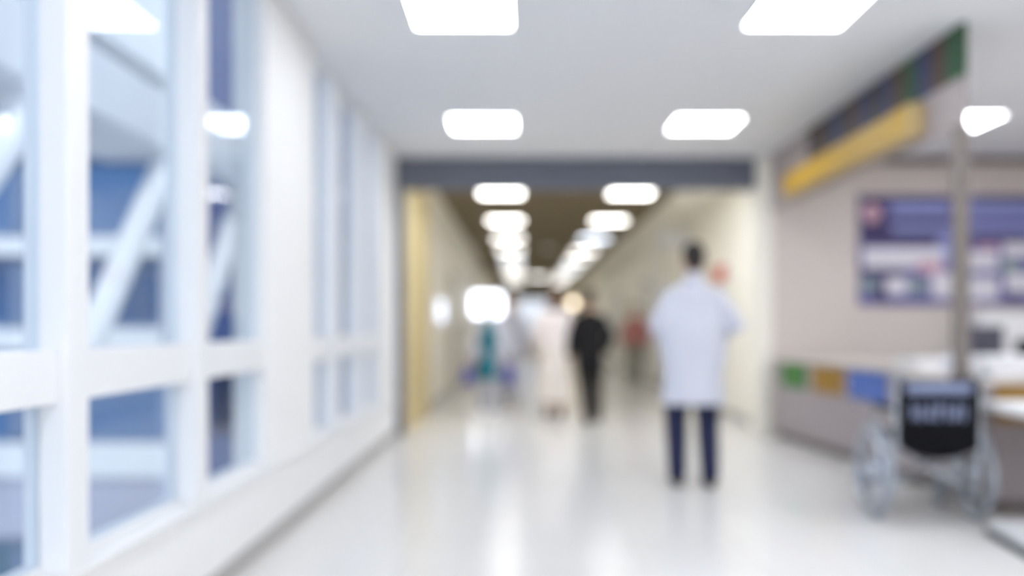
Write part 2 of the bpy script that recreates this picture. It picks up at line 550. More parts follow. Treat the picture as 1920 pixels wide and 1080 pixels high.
obj('roof_deck', b, M['ext_truss'], tr)

# ------------------------------------------------------------------ ceiling lamps
def lamp(x, y, label, group, m='lamp', w=0.58, d=0.55, z=ZC):
    t = thing('ceiling_light', label, 'ceiling light', (x, y, z), group)
    b = BM()
    t_ = 0.02
    box(b, x - w / 2 - t_, x + w / 2 + t_, y - d / 2 - t_, y - d / 2, z - 0.014, z)
    box(b, x - w / 2 - t_, x + w / 2 + t_, y + d / 2, y + d / 2 + t_, z - 0.014, z)
    box(b, x - w / 2 - t_, x - w / 2, y - d / 2, y + d / 2, z - 0.014, z)
    box(b, x + w / 2, x + w / 2 + t_, y - d / 2, y + d / 2, z - 0.014, z)
    obj('frame', b, M['lamp_frame'], t)
    b = BM(); box(b, x - w / 2, x + w / 2, y - d / 2, y + d / 2, z - 0.008, z - 0.001)
    obj('diffuser', b, M[m], t)
    return t
g = 'ceiling lights of the front hall'
for y, nm in ((2.2, 'added overhead, out of the picture'), (5.0, 'nearest in the picture, cut by its top edge'), (7.79, 'just in front of the slate beam')):  # the overhead pair is unseen, added to light the hall
    lamp(-0.36, y, 'square ceiling light in the window-side row, ' + nm, g)
    lamp(1.66, y, 'square ceiling light in the reception-side row, ' + nm, g)
lamp(3.92, 7.68, 'bright ceiling light over the reception, right of the striped fascia', g)
lamp(3.92, 5.0, 'ceiling light added over the reception, out of view to the right', g, d=1.2)  # unseen, added to brighten the counter
for y in (2.2, -0.6, -2.8):  # unseen row added for more light in the hall
    lamp(3.92, y, 'long unseen ceiling light added over the near end of the reception', g, d=1.2)
for y in (-0.6, -2.8):  # unseen pairs added behind the camera to raise the brightness
    lamp(-0.36, y, 'long ceiling light added behind the camera', g, d=1.2)
    lamp(1.66, y, 'long ceiling light added behind the camera', g, d=1.2)
lamp(5.6, 6.4, 'ceiling light added out of view far inside the reception', g, d=1.2)  # added off to the side as extra light for the reception
order = ['first', 'second', 'third', 'fourth', 'fifth', 'sixth', 'seventh', 'eighth', 'ninth']
g = 'ceiling lights of the far corridor'
for i in range(9):
    y = 11.85 + 3.0 * i
    cool = i in (4,)
    lamp(-0.3, y, '%s corridor ceiling light in the row over the teal scrubs' % order[i], g, 'lamp_cool' if cool else 'lamp_far', d=0.46)
    lamp(1.5, y, '%s corridor ceiling light in the row over the black clothes' % order[i], g, 'lamp_cool' if i in (2, 5) else 'lamp_far', d=0.46)
for x in (-0.3, 1.5):  # hidden pair added to light the corridor walls and people
    lamp(x, 10.25, 'ceiling light added just behind the slate beam, hidden by it', g, 'lamp', d=1.0)
lamp(0.57, 31.5, 'single ceiling light on the middle line near the corridor end', None, 'lamp_far')

t = thing('smoke_detector', 'small pale dome on the brown corridor ceiling between the light rows', 'smoke detector', (0.6, 20.0, ZC))
b = BM(); cyl(b, (0.6, 20, ZC - 0.03), (0.6, 20, ZC), 0.15, 24); obj('base', b, M['white_plastic'], t)
b = BM(); ell(b, (0.6, 20, ZC - 0.04), (0.11, 0.11, 0.06)); obj('dome', b, M['white_plastic'], t, smooth=True)

# ------------------------------------------------------------------ corridor doors, signs
def door(n_, side, y0, label, m='door_white'):
    x = -1.32 if side < 0 else 2.75
    s = 1 if side < 0 else -1
    r = struct_root('door_%d' % n_, label, (x, y0 + 0.5, 0))
    def bx(bm, d0, d1, *a):
        xa, xb = sorted((x + s * d0, x + s * d1)); box(bm, xa, xb, *a)
    b = BM(); bx(b, 0, 0.03, y0 - 0.08, y0, 0, 2.2); bx(b, 0, 0.03, y0 + 1.1, y0 + 1.18, 0, 2.2); bx(b, 0, 0.03, y0 - 0.08, y0 + 1.18, 2.12, 2.2)
    obj('door_frame', b, M['grey_trim'], r)
    b = BM(); bx(b, 0, 0.018, y0, y0 + 1.1, 0.005, 2.12); obj('door_leaf', b, M[m], r)
    b = BM(); tube(b, [(x + s * 0.05, y0 + 0.12, 1.02), (x + s * 0.05, y0 + 0.24, 1.02)], 0.012, 8); obj('door_handle', b, M['steel'], r)
door(1, -1, 15.6, 'white door on the left corridor wall')
door(2, -1, 20.0, 'far white door on the left corridor wall')
door(3, 1, 13.2, 'white door on the right corridor wall')
door(4, 1, 18.4, 'second white door on the right corridor wall')
door(5, 1, 24.0, 'far white door on the right corridor wall')

t = thing('display_panel', 'bluish white lit display on the cream wall beyond the ochre panel', 'display', (-1.32, 13.3, 1.45))
b = BM(); box(b, -1.32, -1.27, 12.65, 14.0, 1.24, 1.66); obj('casing', b, M['white_plastic'], t, bevel=0.008)
b = BM(); box(b, -1.27, -1.262, 12.7, 13.95, 1.28, 1.62); obj('screen', b, emis('display_light', (226, 236, 255), 1.1), t)
t = thing('light_box', 'large glowing white box sign above the person in teal', 'sign', (-1.0, 21.0, 1.66))
b = BM(); box(b, -1.32, -0.46, 20.9, 21.05, 1.44, 2.06); obj('casing', b, M['white_plastic'], t, bevel=0.01)
b = BM(); box(b, -1.22, -0.5, 20.885, 20.9, 1.48, 2.02); obj('lit_face', b, emis('light_box_face', (238, 244, 255), 3.8), t)
t = thing('wall_lamp', 'warm wall lamp on the end wall beside the man in black', 'lamp', (2.45, YE, 2.35))
b = BM(); box(b, 2.2, 2.72, YE - 0.06, YE, 2.1, 2.62); obj('base', b, M['white_plastic'], t)
b = BM(); ell(b, (2.46, YE - 0.08, 2.36), (0.2, 0.1, 0.2)); obj('shade', b, emis('warm_lamp_light', (255, 236, 206), 3.0), t, smooth=True)
t = thing('wall_sign', 'small orange-red sign on the cream wall behind the white coat', 'sign', (2.75, 11.75, 1.92))
b = BM(); box(b, 2.72, 2.75, 11.4, 12.1, 1.8, 2.06); obj('backing', b, M['white_plastic'], t)
b = BM(); box(b, 2.71, 2.72, 11.42, 12.08, 1.82, 2.04); obj('face', b, M['orange'], t)
t = thing('hanging_sign', 'pale grey sign plate under the corridor bulkhead above the white coat', 'sign', (2.4, 14.0, 2.98))
b = BM(); box(b, 2.2, 2.72, 14.0, 14.04, 2.5, 2.8); obj('plate', b, M['white_plastic'], t)
b = BM(); cyl(b, (2.3, 14.02, 2.8), (2.3, 14.02, 2.98), 0.008, 8); obj('rod', b, M['steel'], t)
b = BM(); cyl(b, (2.62, 14.02, 2.8), (2.62, 14.02, 2.98), 0.008, 8); obj('rod', b, M['steel'], t)

# ------------------------------------------------------------------ reception: fascia, sign, post, counter
fa = struct_root('trim_10', 'grey fascia with a band of coloured stripes hung over the reception edge', (2.72, 7.1, ZC))
b = BM(); box(b, 2.68, 2.71, 5.2, 9.2, 2.44, 2.73); obj('fascia_panel', b, M['soffit'], fa)
b = BM()
seq = [0, 1, 2, 0, 1, 2, 3, 2, 1, 3, 2, 3, 1, 3, 4, 4, 4, 4, 4, 4]
y = 5.2
for k in seq:
    box(b, 2.676, 2.71, y, y + 0.2, 2.73, ZC, k)
    y += 0.2
obj('stripe_band', b, [M['dkgreen'], M['brown'], M['navy_tile'], M['charcoal'], M['soffit']], fa)

sg = thing('sign', 'long yellow box sign fixed along the striped fascia', 'sign', (2.64, 7.0, 2.58))
b = BM(); box(b, 2.56, 2.68, 5.66, 8.38, 2.475, 2.69); obj('casing', b, M['sign_edge'], sg, bevel=0.015)
b = BM(); box(b, 2.553, 2.561, 5.7, 8.36, 2.49, 2.675); obj('face', b, M['yellow'], sg)

cn = thing('reception_counter', 'mauve-grey reception counter with green, ochre and blue panels', 'counter', (3.2, 7.4, 0))
OUT = [(2.75, 9.3), (2.98, 7.2), (2.98, 5.5), (5.6, 5.5)]
INN = [(5.6, 6.1), (3.58, 6.1), (3.58, 7.2), (3.35, 9.3)]
b = BM(); prism(b, OUT + INN, 0.08, 0.835); obj('body', b, M['counter_panel'], cn)
b = BM(); prism(b, [(x + 0.04, yy + (0.04 if yy < 6 else 0)) for x, yy in OUT] + INN, 0.0, 0.08); obj('plinth', b, M['dark_trim'], cn)
b = BM(); prism(b, [(2.71, 9.32), (2.93, 7.2), (2.93, 6.4), (2.64, 6.1), (2.64, 5.19), (2.86, 5.19), (2.98, 5.44), (5.6, 5.44), (5.6, 6.15), (3.63, 6.15), (3.63, 7.2), (3.40, 9.32)], 0.835, 0.88)
obj('worktop', b, M['worktop'], cn, bevel=0.006)
def on_edge(px):                      # y along the slanting front where the sight line at pixel column px meets it
    r = (px - 980) / 1600
    yy = (2.75 + 0.1095 * 9.3) / (r + 0.1095)
    return (2.75 + 0.1095 * (9.3 - yy), yy) if yy > 7.2 else (2.98, 2.98 / r)
for pa, pb, m in ((1468, 1512, 'green'), (1526, 1582, 'gold'), (1594, 1664, 'blue'), (1690, 1776, 'green')):
    (xa, ya), (xb, yb) = on_edge(pa), on_edge(pb)
    b = BM(); prism(b, [(xa - 0.014, ya), (xb - 0.014, yb), (xb + 0.01, yb), (xa + 0.01, ya)], 0.575, 0.825)
    obj('colour_panel', b, M[m], cn)['label'] = {'green': 'green panel', 'gold': 'ochre panel', 'blue': 'blue panel'}[m]
for xa, xb, m in ((3.04, 3.45, 'gold'), (3.6, 4.2, 'green'), (4.35, 4.95, 'blue')):
    b = BM(); box(b, xa, xb, 5.486, 5.51, 0.575, 0.825)
    obj('colour_panel', b, M[m], cn)['label'] = {'green': 'green panel', 'gold': 'ochre panel', 'blue': 'blue panel'}[m]

po = thing('post', 'slim grey-beige post standing on the counter corner in front of the poster', 'post', (2.705, 5.25, 0.88))
b = BM(); box(b, 2.655, 2.735, 5.21, 5.29, 0.88, 2.44); obj('shaft', b, M['post'], po, bevel=0.006)
b = BM(); box(b, 2.65, 2.76, 5.195, 5.305, 0.88, 0.90); obj('foot_plate', b, M['dark_trim'], po)

dk = thing('writing_ledge', 'white writing ledge with a brown edge below the ochre counter panel', 'ledge', (3.3, 5.0, 0.66))
b = BM(); prism(b, [(2.9, 4.62), (3.9, 4.62), (3.9, 5.48), (2.86, 5.48), (2.86, 4.66)], 0.68, 0.73); obj('top', b, M['paper'], dk, bevel=0.01)
b = BM(); prism(b, [(2.91, 4.63), (3.9, 4.63), (3.9, 5.48), (2.87, 5.48), (2.87, 4.67)], 0.655, 0.68); obj('edge', b, M['brown_edge'], dk)
for x in (3.15, 3.75):
    b = BM(); cyl(b, (x, 4.8, 0), (x, 4.8, 0.655), 0.022, 14); obj('leg', b, M['chrome'], dk, smooth=True)

sp = thing('step_platform', 'low white platform with a dark edge on the floor under the white ledge', 'platform', (3.0, 4.62, 0))
b = BM(); prism(b, [(2.60, 4.36), (3.12, 4.3), (3.12, 4.95), (2.68, 4.95)], 0.0, 0.035); obj('base', b, M['black_plastic'], sp)
b = BM(); prism(b, [(2.615, 4.375), (3.11, 4.31), (3.11, 4.94), (2.69, 4.94)], 0.035, 0.085); obj('top', b, M['white_plastic'], sp, bevel=0.008)

# things on and behind the counter
t = thing('paper_tray', 'white paper tray on the counter left of the slim post', 'tray', (3.22, 6.6, 0.88))
b = BM(); box(b, 2.98, 3.45, 6.45, 6.85, 0.88, 0.89); box(b, 2.98, 2.99, 6.45, 6.85, 0.88, 0.95); box(b, 3.44, 3.45, 6.45, 6.85, 0.88, 0.95); box(b, 2.98, 3.45, 6.84, 6.85, 0.88, 0.95)
obj('tray', b, M['white_plastic'], t)
b = BM(); box(b, 3.0, 3.43, 6.46, 6.83, 0.89, 0.95); obj('paper_stack', b, M['paper'], t)
t = thing('pump_bottle', 'pale round pump bottle on the counter just left of the post', 'bottle', (3.0, 6.0, 0.88))
b = BM(); loft(b, [(3.0, 6.0, 0.88, .04, .04), (3.0, 6.0, 0.89, .045, .045), (3.0, 6.0, 0.96, .045, .045), (3.0, 6.0, 0.985, .02, .02)], 20); obj('bottle_body', b, M['coat_white'], t, smooth=True)
b = BM(); cyl(b, (3.0, 6.0, 0.985), (3.0, 6.0, 1.02), 0.008, 10); tube(b, [(3.0, 6.0, 1.02), (2.96, 5.98, 1.015)], 0.007, 8); obj('pump', b, M['white_plastic'], t)
t = thing('document_box', 'white document box on the counter right of the post', 'box', (3.4, 5.8, 0.88))
b = BM(); box(b, 3.08, 3.75, 5.62, 5.98, 0.88, 0.985); obj('box_body', b, M['white_plastic'], t, bevel=0.006)
b = BM(); box(b, 3.07, 3.76, 5.61, 5.99, 0.985, 1.005); obj('lid', b, M['paper'], t, bevel=0.004)
ds = thing('desk', 'pale staff desk behind the reception counter', 'desk', (4.6, 8.0, 0))
b = BM(); box(b, 3.9, 5.6, 7.7, 8.4, 0.7, 0.74); obj('desktop', b, M['worktop'], ds, bevel=0.006)
for x in (3.95, 5.5):
    b = BM(); box(b, x, x + 0.05, 7.75, 8.35, 0, 0.7); obj('side_panel', b, M['worktop'], ds)
t = thing('computer_monitor', 'dark grey computer monitor on the staff desk right of the post', 'monitor', (4.33, 7.95, 0.74))
b = BM(); box(b, 4.15, 4.48, 7.94, 7.97, 0.93, 1.21); obj('housing', b, M['dark_plastic'], t, bevel=0.006)
b = BM(); box(b, 4.165, 4.465, 7.97, 7.975, 0.945, 1.195); obj('screen', b, M['screen'], t)
b = BM(); box(b, 4.29, 4.34, 7.92, 7.95, 0.75, 1.0); obj('stand', b, M['dark_plastic'], t)
b = BM(); box(b, 4.2, 4.43, 7.86, 8.02, 0.74, 0.755); obj('base', b, M['dark_plastic'], t, bevel=0.004)
cb = thing('cabinet', 'white cabinet against the beige wall behind the monitor', 'cabinet', (5.4, 9.1, 0))
b = BM(); box(b, 4.74, 6.0, 8.88, 9.36, 0, 1.35); obj('carcass', b, M['white_plastic'], cb, bevel=0.006)
for i in range(2):
    x0 = 4.76 + i * 0.62
    b = BM(); box(b, x0, x0 + 0.6, 8.86, 8.88, 0.06, 1.3); d = obj('door', b, M['paper'], cb, bevel=0.004)
    b = BM(); xh = x0 + (0.55 if i == 0 else 0.05); cyl(b, (xh, 8.85, 0.7), (xh, 8.85, 0.82), 0.008, 8); obj('handle', b, M['steel'], d)
ch = thing('office_chair', 'black office chair behind the counter at the picture edge', 'chair', (4.25, 7.15, 0))
b = BM(); box(b, 4.0, 4.46, 6.9, 6.96, 0.66, 1.1); obj('backrest', b, M['black_vinyl'], ch, bevel=0.03)
b = BM(); box(b, 4.0, 4.48, 6.95, 7.42, 0.44, 0.51); obj('seat', b, M['black_vinyl'], ch, bevel=0.025)
b = BM(); box(b, 4.2, 4.27, 6.93, 6.97, 0.42, 0.7); obj('back_bar', b, M['black_plastic'], ch)
b = BM(); cyl(b, (4.24, 7.17, 0.1), (4.24, 7.17, 0.44), 0.025, 12); obj('column', b, M['chrome'], ch)
for i in range(5):
    a = 2 * PI * i / 5
    b = BM(); tube(b, [(4.24, 7.17, 0.11), (4.24 + 0.28 * math.cos(a), 7.17 + 0.28 * math.sin(a), 0.075)], [0.025, 0.016], 8); cyl(b, (4.24 + 0.28 * math.cos(a) - 0.02, 7.17 + 0.28 * math.sin(a), 0.03), (4.24 + 0.28 * math.cos(a) + 0.02, 7.17 + 0.28 * math.sin(a), 0.03), 0.03, 10)
    obj('leg', b, M['black_plastic'], ch)

# poster on the back wall: printed blocks, writing too soft to read
pt = thing('poster', 'wide purple poster with pale boxes on the beige wall', 'poster', (4.8, YB, 2.03))
PX = lambda px: (px - 980) * 9.35 / 1600
PZ = lambda py: 1.2 - (py - 613) * 9.35 / 1600
b = BM(); box(b, PX(1611), PX(2010), YB - 0.03, YB, PZ(572), PZ(366)); obj('board', b, M['p_purple'], pt)
b = BM()
mats = ['p_dark', 'p_blue', 'p_white', 'p_pink', 'p_grey', 'p_purple']
blocks = [(1613, 1800, 368, 377, 0), (1830, 2008, 368, 377, 0), (1613, 1660, 377, 428, 0), (1672, 1780, 381, 402, 1), (1800, 2000, 381, 402, 1),
          (1613, 1790, 408, 418, 0), (1672, 1785, 422, 436, 1), (1613, 1760, 430, 457, 0), (1795, 1985, 420, 434, 1), (1800, 1920, 440, 452, 0),
          (1618, 1768, 464, 502, 2), (1720, 1765, 490, 512, 3), (1755, 1792, 448, 492, 1), (1613, 1690, 505, 520, 0), (1616, 1642, 522, 548, 4), (1640, 1662, 528, 566, 0),
          (1660, 1700, 520, 552, 2), (1705, 1732, 522, 552, 4), (1745, 1800, 512, 558, 2), (1815, 1870, 472, 506, 2), (1832, 1872, 458, 468, 3), (1880, 1985, 455, 482, 2),
          (1812, 1870, 520, 562, 2), (1876, 1910, 488, 512, 4), (1885, 1940, 512, 548, 2), (1886, 1915, 550, 564, 0), (1950, 2000, 495, 560, 2)]
for x0, x1, y0, y1, k in blocks:
    box(b, PX(x0), PX(x1), YB - 0.034 - 0.0004 * k, YB - 0.029, PZ(y1), PZ(y0), k)
obj('printed_blocks', b, [M[m] for m in mats], pt)
b = BM(); cyl(b, (PX(1633), YB - 0.038, PZ(400)), (PX(1633), YB - 0.03, PZ(400)), 0.105, 24); obj('portrait', b, M['p_pink'], pt)

# ------------------------------------------------------------------ wheelchair
WX, WY = 2.515, 5.36
wc = thing('wheelchair', 'wheelchair with a black printed back parked by the counter', 'wheelchair', (WX, WY, 0))
wc.rotation_euler.z = math.radians(-4)
def ring_mesh(bm, c, R, r, axis_x=True, seg=40, k=10):
    rows = []
    for i in range(seg):
        a = 2 * PI * i / seg
        row = []
        for j in range(k):
            q = 2 * PI * j / k
            rr = R + r * math.cos(q)
            row.append(bm.verts.new((c[0] + r * math.sin(q), c[1] + rr * math.cos(a), c[2] + rr * math.sin(a))))
        rows.append(row)
    for i in range(seg):
        for j in range(k):
            bm.faces.new((rows[i][j], rows[(i + 1) % seg][j], rows[(i + 1) % seg][(j + 1) % k], rows[i][(j + 1) % k]))
for s in (-1, 1):
    cx = s * 0.3
    b = BM(); ring_mesh(b, (cx, 0, 0.302), 0.268, 0.016); cyl(b, (cx - 0.035, 0, 0.302), (cx + 0.035, 0, 0.302), 0.055, 20)
    for i in range(18):
        a = 2 * PI * i / 18
        tube(b, [(cx, 0.02 * math.cos(a), 0.302 + 0.02 * math.sin(a)), (cx, 0.275 * math.cos(a), 0.302 + 0.275 * math.sin(a))], 0.003, 5)
    wr = obj('wheel', b, M['chrome'], wc, smooth=True, local=True)
    b = BM(); ring_mesh(b, (cx, 0, 0.302), 0.287, 0.016); obj('tyre', b, M['rubber'], wr, smooth=True, local=True)
    b = BM(); ring_mesh(b, (cx + s * 0.028, 0, 0.302), 0.25, 0.013); obj('handrim', b, M['chrome'], wr, smooth=True, local=True)
    fx = s * 0.245
    b = BM()
    tube(b, [(fx, -0.235, 0.90), (fx, -0.225, 0.5), (fx, -0.18, 0.16)], 0.0125, 10)
    tube(b, [(fx, -0.22, 0.5), (fx, 0.36, 0.5), (fx, 0.46, 0.44), (fx, 0.56, 0.16)], 0.0125, 10)
    tube(b, [(fx, -0.19, 0.2), (fx, 0.4, 0.2), (fx, 0.4, 0.5)], 0.0125, 10)
    tube(b, [(fx, -0.22, 0.68), (fx, 0.14, 0.68), (fx, 0.2, 0.62), (fx, 0.2, 0.5)], 0.0115, 10)
    obj('side_frame', b, M['chrome'], wc, smooth=True, local=True)
    b = BM(); box(b, fx - 0.022, fx + 0.022, -0.16, 0.14, 0.69, 0.72); obj('armrest', b, M['black_vinyl'], wc, bevel=0.012, local=True)
    b = BM(); tube(b, [(fx, -0.235, 0.9), (fx, -0.25, 0.915), (fx, -0.36, 0.915)], 0.017, 10); obj('push_handle', b, M['rubber'], wc, smooth=True, local=True)
    b = BM(); box(b, min(fx - s * 0.005, fx - s * 0.2), max(fx - s * 0.005, fx - s * 0.2), 0.5, 0.66, 0.12, 0.14); obj('footrest', b, M['black_plastic'], wc, bevel=0.006, local=True)
    b = BM(); ring_mesh(b, (fx, 0.38, 0.09), 0.068, 0.02, seg=24, k=8); cyl(b, (fx - 0.014, 0.38, 0.09), (fx + 0.014, 0.38, 0.09), 0.06, 18)
    ca = obj('caster', b, M['rubber'], wc, smooth=True, local=True)
    b = BM(); box(b, fx - 0.028, fx - 0.022, 0.35, 0.41, 0.08, 0.19); box(b, fx + 0.022, fx + 0.028, 0.35, 0.41, 0.08, 0.19); box(b, fx - 0.028, fx + 0.028, 0.35, 0.41, 0.185, 0.2); obj('fork', b, M['chrome'], ca, local=True)
b = BM(); box(b, -0.225, 0.225, -0.2, 0.34, 0.5, 0.53); obj('seat', b, M['black_vinyl'], wc, bevel=0.012, local=True)
b = BM()
tube(b, [(-0.235, -0.1, 0.2), (0.235, 0.05, 0.5)], 0.0115, 8); tube(b, [(0.235, -0.1, 0.2), (-0.235, 0.05, 0.5)], 0.0115, 8)
obj('cross_brace', b, M['chrome'], wc, smooth=True, local=True)
b = BM()                                            # slung back, sagging toward its lower hem
nx, nz = 16, 10
g0 = []
for d in (0, 1):
    for j in range(nz + 1):
        for i in range(nx + 1):
            u = i / nx * 2 - 1
            v = j / nz
            zlow = 0.40 + 0.07 * u * u
            g0.append(b.verts.new((u * (0.238 - 0.012 * (1 - v)), -0.252 + d * 0.02 + 0.03 * (1 - u * u) * (1 - d * 0.2), zlow + (0.885 - zlow) * v)))
W_ = nx + 1
off = W_ * (nz + 1)
for j in range(nz):
    for i in range(nx):
        q = [j * W_ + i, j * W_ + i + 1, (j + 1) * W_ + i + 1, (j + 1) * W_ + i]
        b.faces.new([g0[k] for k in q]); b.faces.new([g0[k + off] for k in reversed(q)])
for j in range(nz):
    for i in (0, nx):
        b.faces.new([g0[j * W_ + i], g0[(j + 1) * W_ + i], g0[(j + 1) * W_ + i + off], g0[j * W_ + i + off]])
for i in range(nx):
    for j in (0, nz):
        b.faces.new([g0[j * W_ + i], g0[j * W_ + i + 1], g0[j * W_ + i + 1 + off], g0[j * W_ + i + off]])
bk = obj('backrest', b, M['black_vinyl'], wc, smooth=True, local=True)
def on_back(x):
    u = x / 0.238
    return -0.252 + 0.03 * (1 - u * u)
b = BM()                                            # pale worn print: strokes only, as soft as in the picture
for x, z0, z1 in ((-0.15, .64, .74), (-0.128, .66, .70), (-0.1, .635, .735), (-0.06, .645, .69), (-0.038, .64, .745), (0.0, .635, .73), (0.022, .69, .735), (0.055, .64, .74), (0.09, .635, .70), (0.112, .65, .745), (0.148, .635, .735)):
    box(b, x - 0.008, x + 0.008, on_back(x) - 0.004, on_back(x) + 0.002, z0, z1)
obj('print', b, M['pale_print'], bk, local=True)
b = BM()
for i in range(10):
    x = -0.19 + i * 0.038
    box(b, x, x + 0.039, on_back(x + 0.02) - 0.004, on_back(x + 0.02) + 0.004, 0.80, 0.865)
obj('top_band', b, M['pale_print'], bk, local=True)

# ------------------------------------------------------------------ people
def remesh(bm, vox, smooth=4):
    bmesh.ops.recalc_face_normals(bm, faces=bm.faces)
    me = bpy.data.meshes.new('tmp')
    bm.to_mesh(me)
    bm.free()
    o = bpy.data.objects.new('tmp', me)
    C.objects.link(o)
    r = o.modifiers.new('r', 'REMESH')
    r.mode = 'VOXEL'
    r.voxel_size = vox
    sm = o.modifiers.new('s', 'SMOOTH')
    sm.factor = 0.5
    sm.iterations = smooth
    dg = bpy.context.evaluated_depsgraph_get()
    out = bpy.data.meshes.new_from_object(o.evaluated_get(dg))
    bpy.data.objects.remove(o)
    bpy.data.meshes.remove(me)
    for p in out.polygons:
        p.use_smooth = True
    return out

def hand(bm, W, d, n):
    """wrist W, pointing d, palm facing n"""
    W, d, n = Vector(W), Vector(d).normalized(), Vector(n)
    n = (n - d * n.dot(d)).normalized()
    s = d.cross(n)
    tube(bm, [W, W + d * 0.035, W + d * 0.085], [(0.026, 0.018), (0.040, 0.016), (0.042, 0.013)], 12, ref=s)
    for k, (o, ln) in enumerate(((-0.032, 0.066), (-0.011, 0.078), (0.011, 0.074), (0.032, 0.058))):
        p0 = W + d * 0.08 + s * o
        p1 = p0 + (d * 0.95 + n * 0.25 + s * o * 1.2) .normalized() * ln * 0.45
        p2 = p1 + (d * 0.75 + n * 0.65).normalized() * ln * 0.33
        p3 = p2 + (d * 0.45 + n * 0.9).normalized() * ln * 0.26
        tube(bm, [p0, p1, p2, p3], [0.0095, 0.009, 0.0082, 0.007], 8)
    p0 = W + d * 0.03 - s * 0.032
    p1 = p0 + (d * 0.7 - s * 0.6 + n * 0.35).normalized() * 0.036
    p2 = p1 + (d * 0.9 - s * 0.1 + n * 0.4).normalized() * 0.03
    tube(bm, [p0, p1, p2], [0.013, 0.011, 0.009], 8)

def person(label, x, y, rot, H, P, vox=0.0075, group=None):
    s = H / 1.78
    fL, fR = P['feet']                      # ((x, y, lift), ...) ankles, left is -x when facing +y
    kL, kR = P.get('knees', (None, None))
    legs = []
    for sx, f, k in ((-1, fL, kL), (1, fR, kR)):
        hip = Vector((sx * 0.095, 0, 0.92))
        ank = Vector((f[0], f[1], 0.085 + f[2]))
        kn = Vector(k) if k else (hip + ank) / 2 + Vector((0, 0.035, 0.0))
        legs.append((hip, kn, ank, f))
    arms = []
    for sx, (el, wr, hd, pn) in zip((-1, 1), P['arms']):
        arms.append((Vector((sx * 0.165, -0.012, 1.405)), Vector(el), Vector(wr), hd, pn))
    # --- body, one continuous surface
    b = BM()
    ell(b, (0, 0.01, 1.672), (0.074, 0.094, 0.108), 20, 14)
    ell(b, (0, 0.038, 1.61), (0.052, 0.058, 0.058))
    tube(b, [(0, 0.1, 1.685), (0, 0.112, 1.65)], [0.008, 0.014], 8)
    ell(b, (0, 0.088, 1.612), (0.024, 0.012, 0.01))
    for sx in (-1, 1):
        ell(b, (sx * 0.081, -0.002, 1.655), (0.01, 0.022, 0.032))
        ell(b, (sx * 0.03, 0.094, 1.69), (0.014, 0.008, 0.008))
    tube(b, [(0, -0.015, 1.46), (0, -0.005, 1.6)], [0.06, 0.052], 14)
    loft(b, [(0, 0, 0.86, 0.10, 0.08), (0, 0, 0.93, 0.158, 0.105), (0, 0, 1.02, 0.15, 0.1), (0, 0.005, 1.12, 0.135, 0.09), (0, 0.01, 1.28, 0.16, 0.108),
             (0, 0.0, 1.38, 0.165, 0.1), (0, -0.01, 1.44, 0.125, 0.075), (0, -0.01, 1.5, 0.066, 0.055)])
    for hip, kn, ank, f in legs:
        mid = kn.lerp(ank, 0.3) + Vector((0, -0.015, 0))
        tube(b, [hip, hip.lerp(kn, 0.5), kn, mid, ank], [0.085, 0.075, 0.056, 0.055, 0.038], 14)
        h = ank + Vector((0, -0.045, -0.045 + f[2] * 0.0))
        pit = f[2] * 1.6
        tube(b, [h, ank + Vector((0, 0.05, -0.048)), ank + Vector((0, 0.15, -0.062 - pit * 0.4))], [(0.034, 0.032), (0.04, 0.032), (0.034, 0.02)], 12, ref=(1, 0, 0))
    for sh, el, wr, hd, pn in arms:
        tube(b, [sh, sh.lerp(el, 0.5), el, el.lerp(wr, 0.35), wr], [0.05, 0.046, 0.037, 0.037, 0.025], 12)
        hand(b, wr, hd, pn)
    me = remesh(b, vox, 3)
    root = link('person', me, [M['skin'], M['eye'], M['lips']])
    for p in me.polygons:
        c = p.center
        if c.y > 0.06:
            if min((c - Vector((sx * 0.03, 0.098, 1.69))).length for sx in (-1, 1)) < 0.011:
                p.material_index = 1
            elif abs(c.x) < 0.024 and abs(c.z - 1.612) < 0.009 and c.y > 0.085:
                p.material_index = 2
    root.location = (x, y, 0)
    root.rotation_euler = (0, 0, rot)
    root.scale = (s, s, s)
    tag(root, label, 'person', group)
    # --- hair
    b = BM()
    ell(b, (0, -0.01, 1.705), (0.084, 0.1, 0.098), 20, 14)
    hk = P.get('hair', 'short')
    if hk == 'short':
        ell(b, (0, -0.042, 1.65), (0.07, 0.062, 0.075))
    if hk == 'long':
        loft(b, [(0, -0.06, 1.42, 0.06, 0.025), (0, -0.06, 1.5, 0.085, 0.04), (0, -0.05, 1.62, 0.092, 0.065), (0, -0.035, 1.7, 0.086, 0.08)], 18)
    if hk == 'bun':
        ell(b, (0, -0.05, 1.64), (0.074, 0.062, 0.075)); ell(b, (0, -0.13, 1.71), (0.045, 0.045, 0.045))
    link('hair', remesh(b, 0.008, 3), M[P.get('hairm', 'hair_dark')], root)
    if P.get('mask'):  # white mask added so the face merges with the glow behind it
        b = BM(); ell(b, (0, 0.058, 1.622), (0.062, 0.056, 0.055), 18, 12); link('added_face_mask', remesh(b, 0.008, 2), M[P['mask']], root)
    if P.get('cap'):
        b = BM(); ell(b, (0, -0.01, 1.73), (0.1, 0.11, 0.085), 20, 14); link('cap', remesh(b, 0.009, 2), M[P['cap']], root)
    # --- trousers
    if P.get('trousers'):
        b = BM()
        loft(b, [(0, 0, 0.84, 0.13, 0.1), (0, 0, 0.92, 0.178, 0.122), (0, 0, 1.04, 0.165, 0.112)])
        for hip, kn, ank, f in legs:
            w = P.get('leg_w', 1.0)
            tube(b, [hip, hip.lerp(kn, 0.5), kn, kn.lerp(ank, 0.5), ank + Vector((0, 0, 0.0))], [0.1 * w, 0.092 * w, 0.076 * w, 0.07 * w, 0.062 * w], 16)
        link('trousers', remesh(b, 0.009, 3), M[P['trousers']], root)
